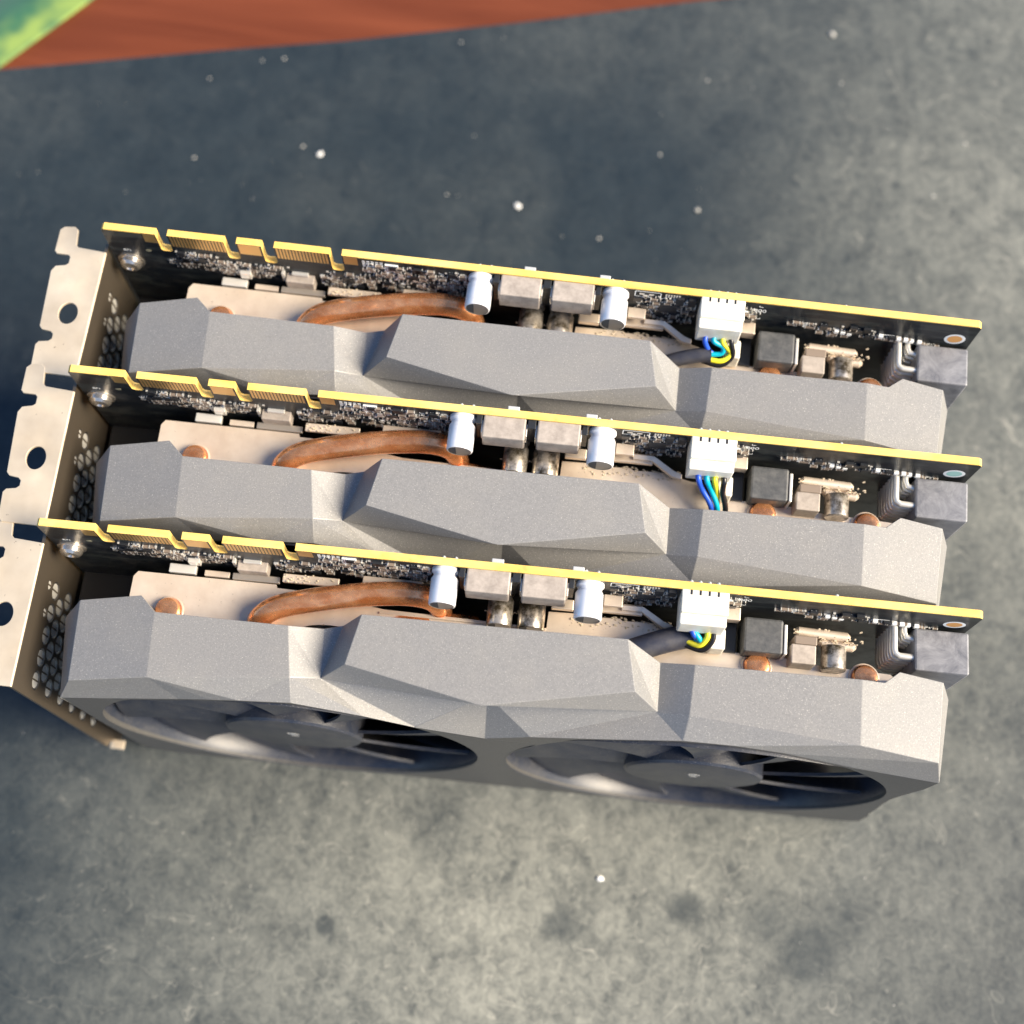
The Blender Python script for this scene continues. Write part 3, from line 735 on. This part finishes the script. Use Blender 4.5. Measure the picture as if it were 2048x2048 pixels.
    # ---- two fans
    for cx, cz in FC:
        fan = lathe_y('fan', 0, 0, [(-41.2+.0, 20.2), (-41.0, 21.0), (-40.2, 21.6), (-30, 21.8), (-29, 20)], 'fan_plastic', card, 48)
        fan.location = (cx*MM, 0, cz*MM)
        def blade_mesh(rtip):
         bl = MB(); nu, nv = 8, 6
         for side in (0, 1):
             for i in range(nu + 1):
                 t = i / nu; r_ = 20.5 + t * (rtip - 20.5)
                 ac = R(14 * t**1.4); half = R(24 - 1.5*t)
                 for j in range(nv + 1):
                     s_ = j / nv * 2 - 1
                     th = ac + half * s_
                     y = -35.4 - s_ * 4.2 + 1.2*(s_*s_ - 1) + side * 1.0
                     bl.v.append((r_*math.cos(th), y, r_*math.sin(th)))
         W_ = nv + 1; off = (nu+1)*W_
         for i in range(nu):
             for j in range(nv):
                 a = i*W_+j
                 bl.f.append((a, a+1, a+W_+1, a+W_)); bl.f.append((off+a, off+a+W_, off+a+W_+1, off+a+1))
         for i in range(nu): bl.f += [(i*W_, (i+1)*W_, off+(i+1)*W_, off+i*W_), (i*W_+nv, off+i*W_+nv, off+(i+1)*W_+nv, (i+1)*W_+nv)]
         for j in range(nv): a = nu*W_+j; bl.f += [(a, a+1, off+a+1, off+a)]
         bl.m = [0]*len(bl.f)
         return bl
        made = {}
        for k in range(9):
            ang = (-(40*k + 8) + 8) % 360
            tip = 53.0 if abs(ang - 90) < 64 else 56.2
            if tip not in made:
                made[tip] = c_ = blade_mesh(tip).build('blade', 'fan_plastic', fan, True)
            else:
                c_ = made[tip].copy(); COL.objects.link(c_); c_.parent = fan
            c_.rotation_euler = (0, R(40*k + 8), 0)
        q = MB()
        for (dx, dz, w, h) in ((-1.6, 1.2, 1.4, 2.2), (-.2, .4, 1.2, 3.4), (1.1, 1.4, .9, 1.6), (-.9, -1.4, 2.4, .8)):
            q.box(dx, dx+w, -41.27, -41.2, dz, dz+h)
        q.build('hub_emblem', 'crumb_grey', fan)
    return card

def copy_tree(o, parent=None):
    c = o.copy(); COL.objects.link(c); c.parent = parent
    for ch in [k for k in CH.get(o.name, [])]: copy_tree(ch, c)
    return c

master = make_card()
CH = {}
for o in list(COL.objects):
    if o.parent: CH.setdefault(o.parent.name, []).append(o)
cards = [copy_tree(master), copy_tree(master), master]   # rear, middle, front
POSE = [(-0.2718, 95.919, .6, -0.0212118, -0.00959609, 0.00099644),
        (-0.5560, 52.165, 1.0, -0.00729473, 0.01920518, 0.00105453),
        (0, 0, -.35, 0, -0.02522290, -0.00216899)]
LAB = ['rearmost grey twin-fan graphics card on its edge, black sleeved fan cable bent left',
       'middle graphics card standing on its edge between two others, loose blue cyan yellow wires',
       'nearest grey twin-fan graphics card standing on its edge, both front fans showing above the mat']
for o, (x, y, z, rz, rx, ry), lb in zip(cards, POSE, LAB):
    o.location = (x*MM, y*MM, z*MM); o.rotation_euler = (rx, ry, rz)
    tagit(o, lb, 'graphics card', 'graphics cards standing in a row on the mat')

# the middle card's mounting pad has turned pale green
for o in COL.objects:
    if o.name.startswith('pad_centre') and o.parent and o.parent.parent == cards[1]:
        o.data = o.data.copy(); o.data.materials[0] = M['teal_pad']; o['label'] = 'pale green tarnished pad centre'
# ---- fan leads differ from card to card
WM = ('wire_blue', 'wire_cyan', 'wire_yellow', 'wire_black')
def wires(card, paths, r=.84):
    for P, m_ in zip(paths, WM):
        b = MB(); b.tube(spline(P, 6), r, 0, 10); b.build('wire', m_, card, True)
def sleeve(card, P, r):
    b = MB(); b.tube(spline(P, 6), r, 0, 18); o = b.build('cable_sleeve', 'sleeve', card, True); return o
# middle card: wires drop straight down behind the shroud
wires(cards[1], [[(185.2, -9.8, 118), (185.6, -11.4, 117.4), (187.2, -13.0, 114), (190.6, -16.8, 110), (191.5, -20.5, 104), (191, -24, 98)],
                 [(187.7, -9.8, 118), (188.0, -11.4, 117.4), (189.8, -13.0, 114), (192.4, -16.8, 110), (193.0, -20.5, 104), (193, -24, 98)],
                 [(190.2, -9.8, 118), (190.3, -11.4, 117.4), (191.6, -13.2, 113), (192.6, -17.0, 108), (193.4, -20.5, 103), (194, -24, 98)],
                 [(192.7, -9.8, 118), (192.9, -11.4, 117.4), (193.2, -13.4, 114), (194.8, -16.8, 110), (195.2, -20.5, 104), (195, -24, 98)]])
# rear card: wires twist left into a sleeve
wires(cards[0], [[(184.9, -9.6, 117), (184.9, -11.2, 116.2), (186.4, -12.4, 113.4), (187.8, -13.2, 112.2), (184, -13.6, 112)],
                 [(187.4, -9.6, 117), (187.6, -11.0, 116.4), (190.6, -11.6, 114.6), (190.2, -13.0, 112.8), (185, -13.7, 112.6)],
                 [(190.0, -9.6, 117), (190.4, -11.0, 116.0), (193.2, -12.6, 113.0), (190.6, -14.9, 111.8), (185, -14.6, 111.8)],
                 [(192.4, -9.6, 117), (192.9, -11.0, 116.0), (193.8, -13.4, 112.4), (190.6, -15.8, 110.6), (185, -15, 110.8)]], .8)
sleeve(cards[0], [(187.4, -13.6, 112.2), (184, -13.9, 112.0), (178, -15.2, 110.6), (172, -17, 108.2), (166, -19.5, 105.5)], 2.25)
# front card: short loop into a thick sleeve heading left
wires(cards[2], [[(186.2, -9.6, 115.6), (187.0, -10.9, 115.0), (188.0, -11.2, 113.6), (187.4, -10.6, 112)],
                 [(186.6, -9.6, 115.4), (188.3, -11.4, 114.6), (189.0, -12.0, 113.2), (187.0, -11.0, 111.4)],
                 [(190.8, -9.6, 115.6), (190.6, -11.6, 114.6), (188.6, -13.2, 112.8), (184.4, -11.4, 111.2)],
                 [(192.4, -9.6, 115.2), (192.2, -12.0, 113.8), (189.8, -14.2, 111.8), (184.4, -12.6, 110.4)]])
sleeve(cards[2], [(187.0, -9.8, 109.6), (184.4, -10.4, 109.6), (178, -12.6, 109.4), (171, -15.4, 108.6), (163, -18.6, 107.2)], 3.5)
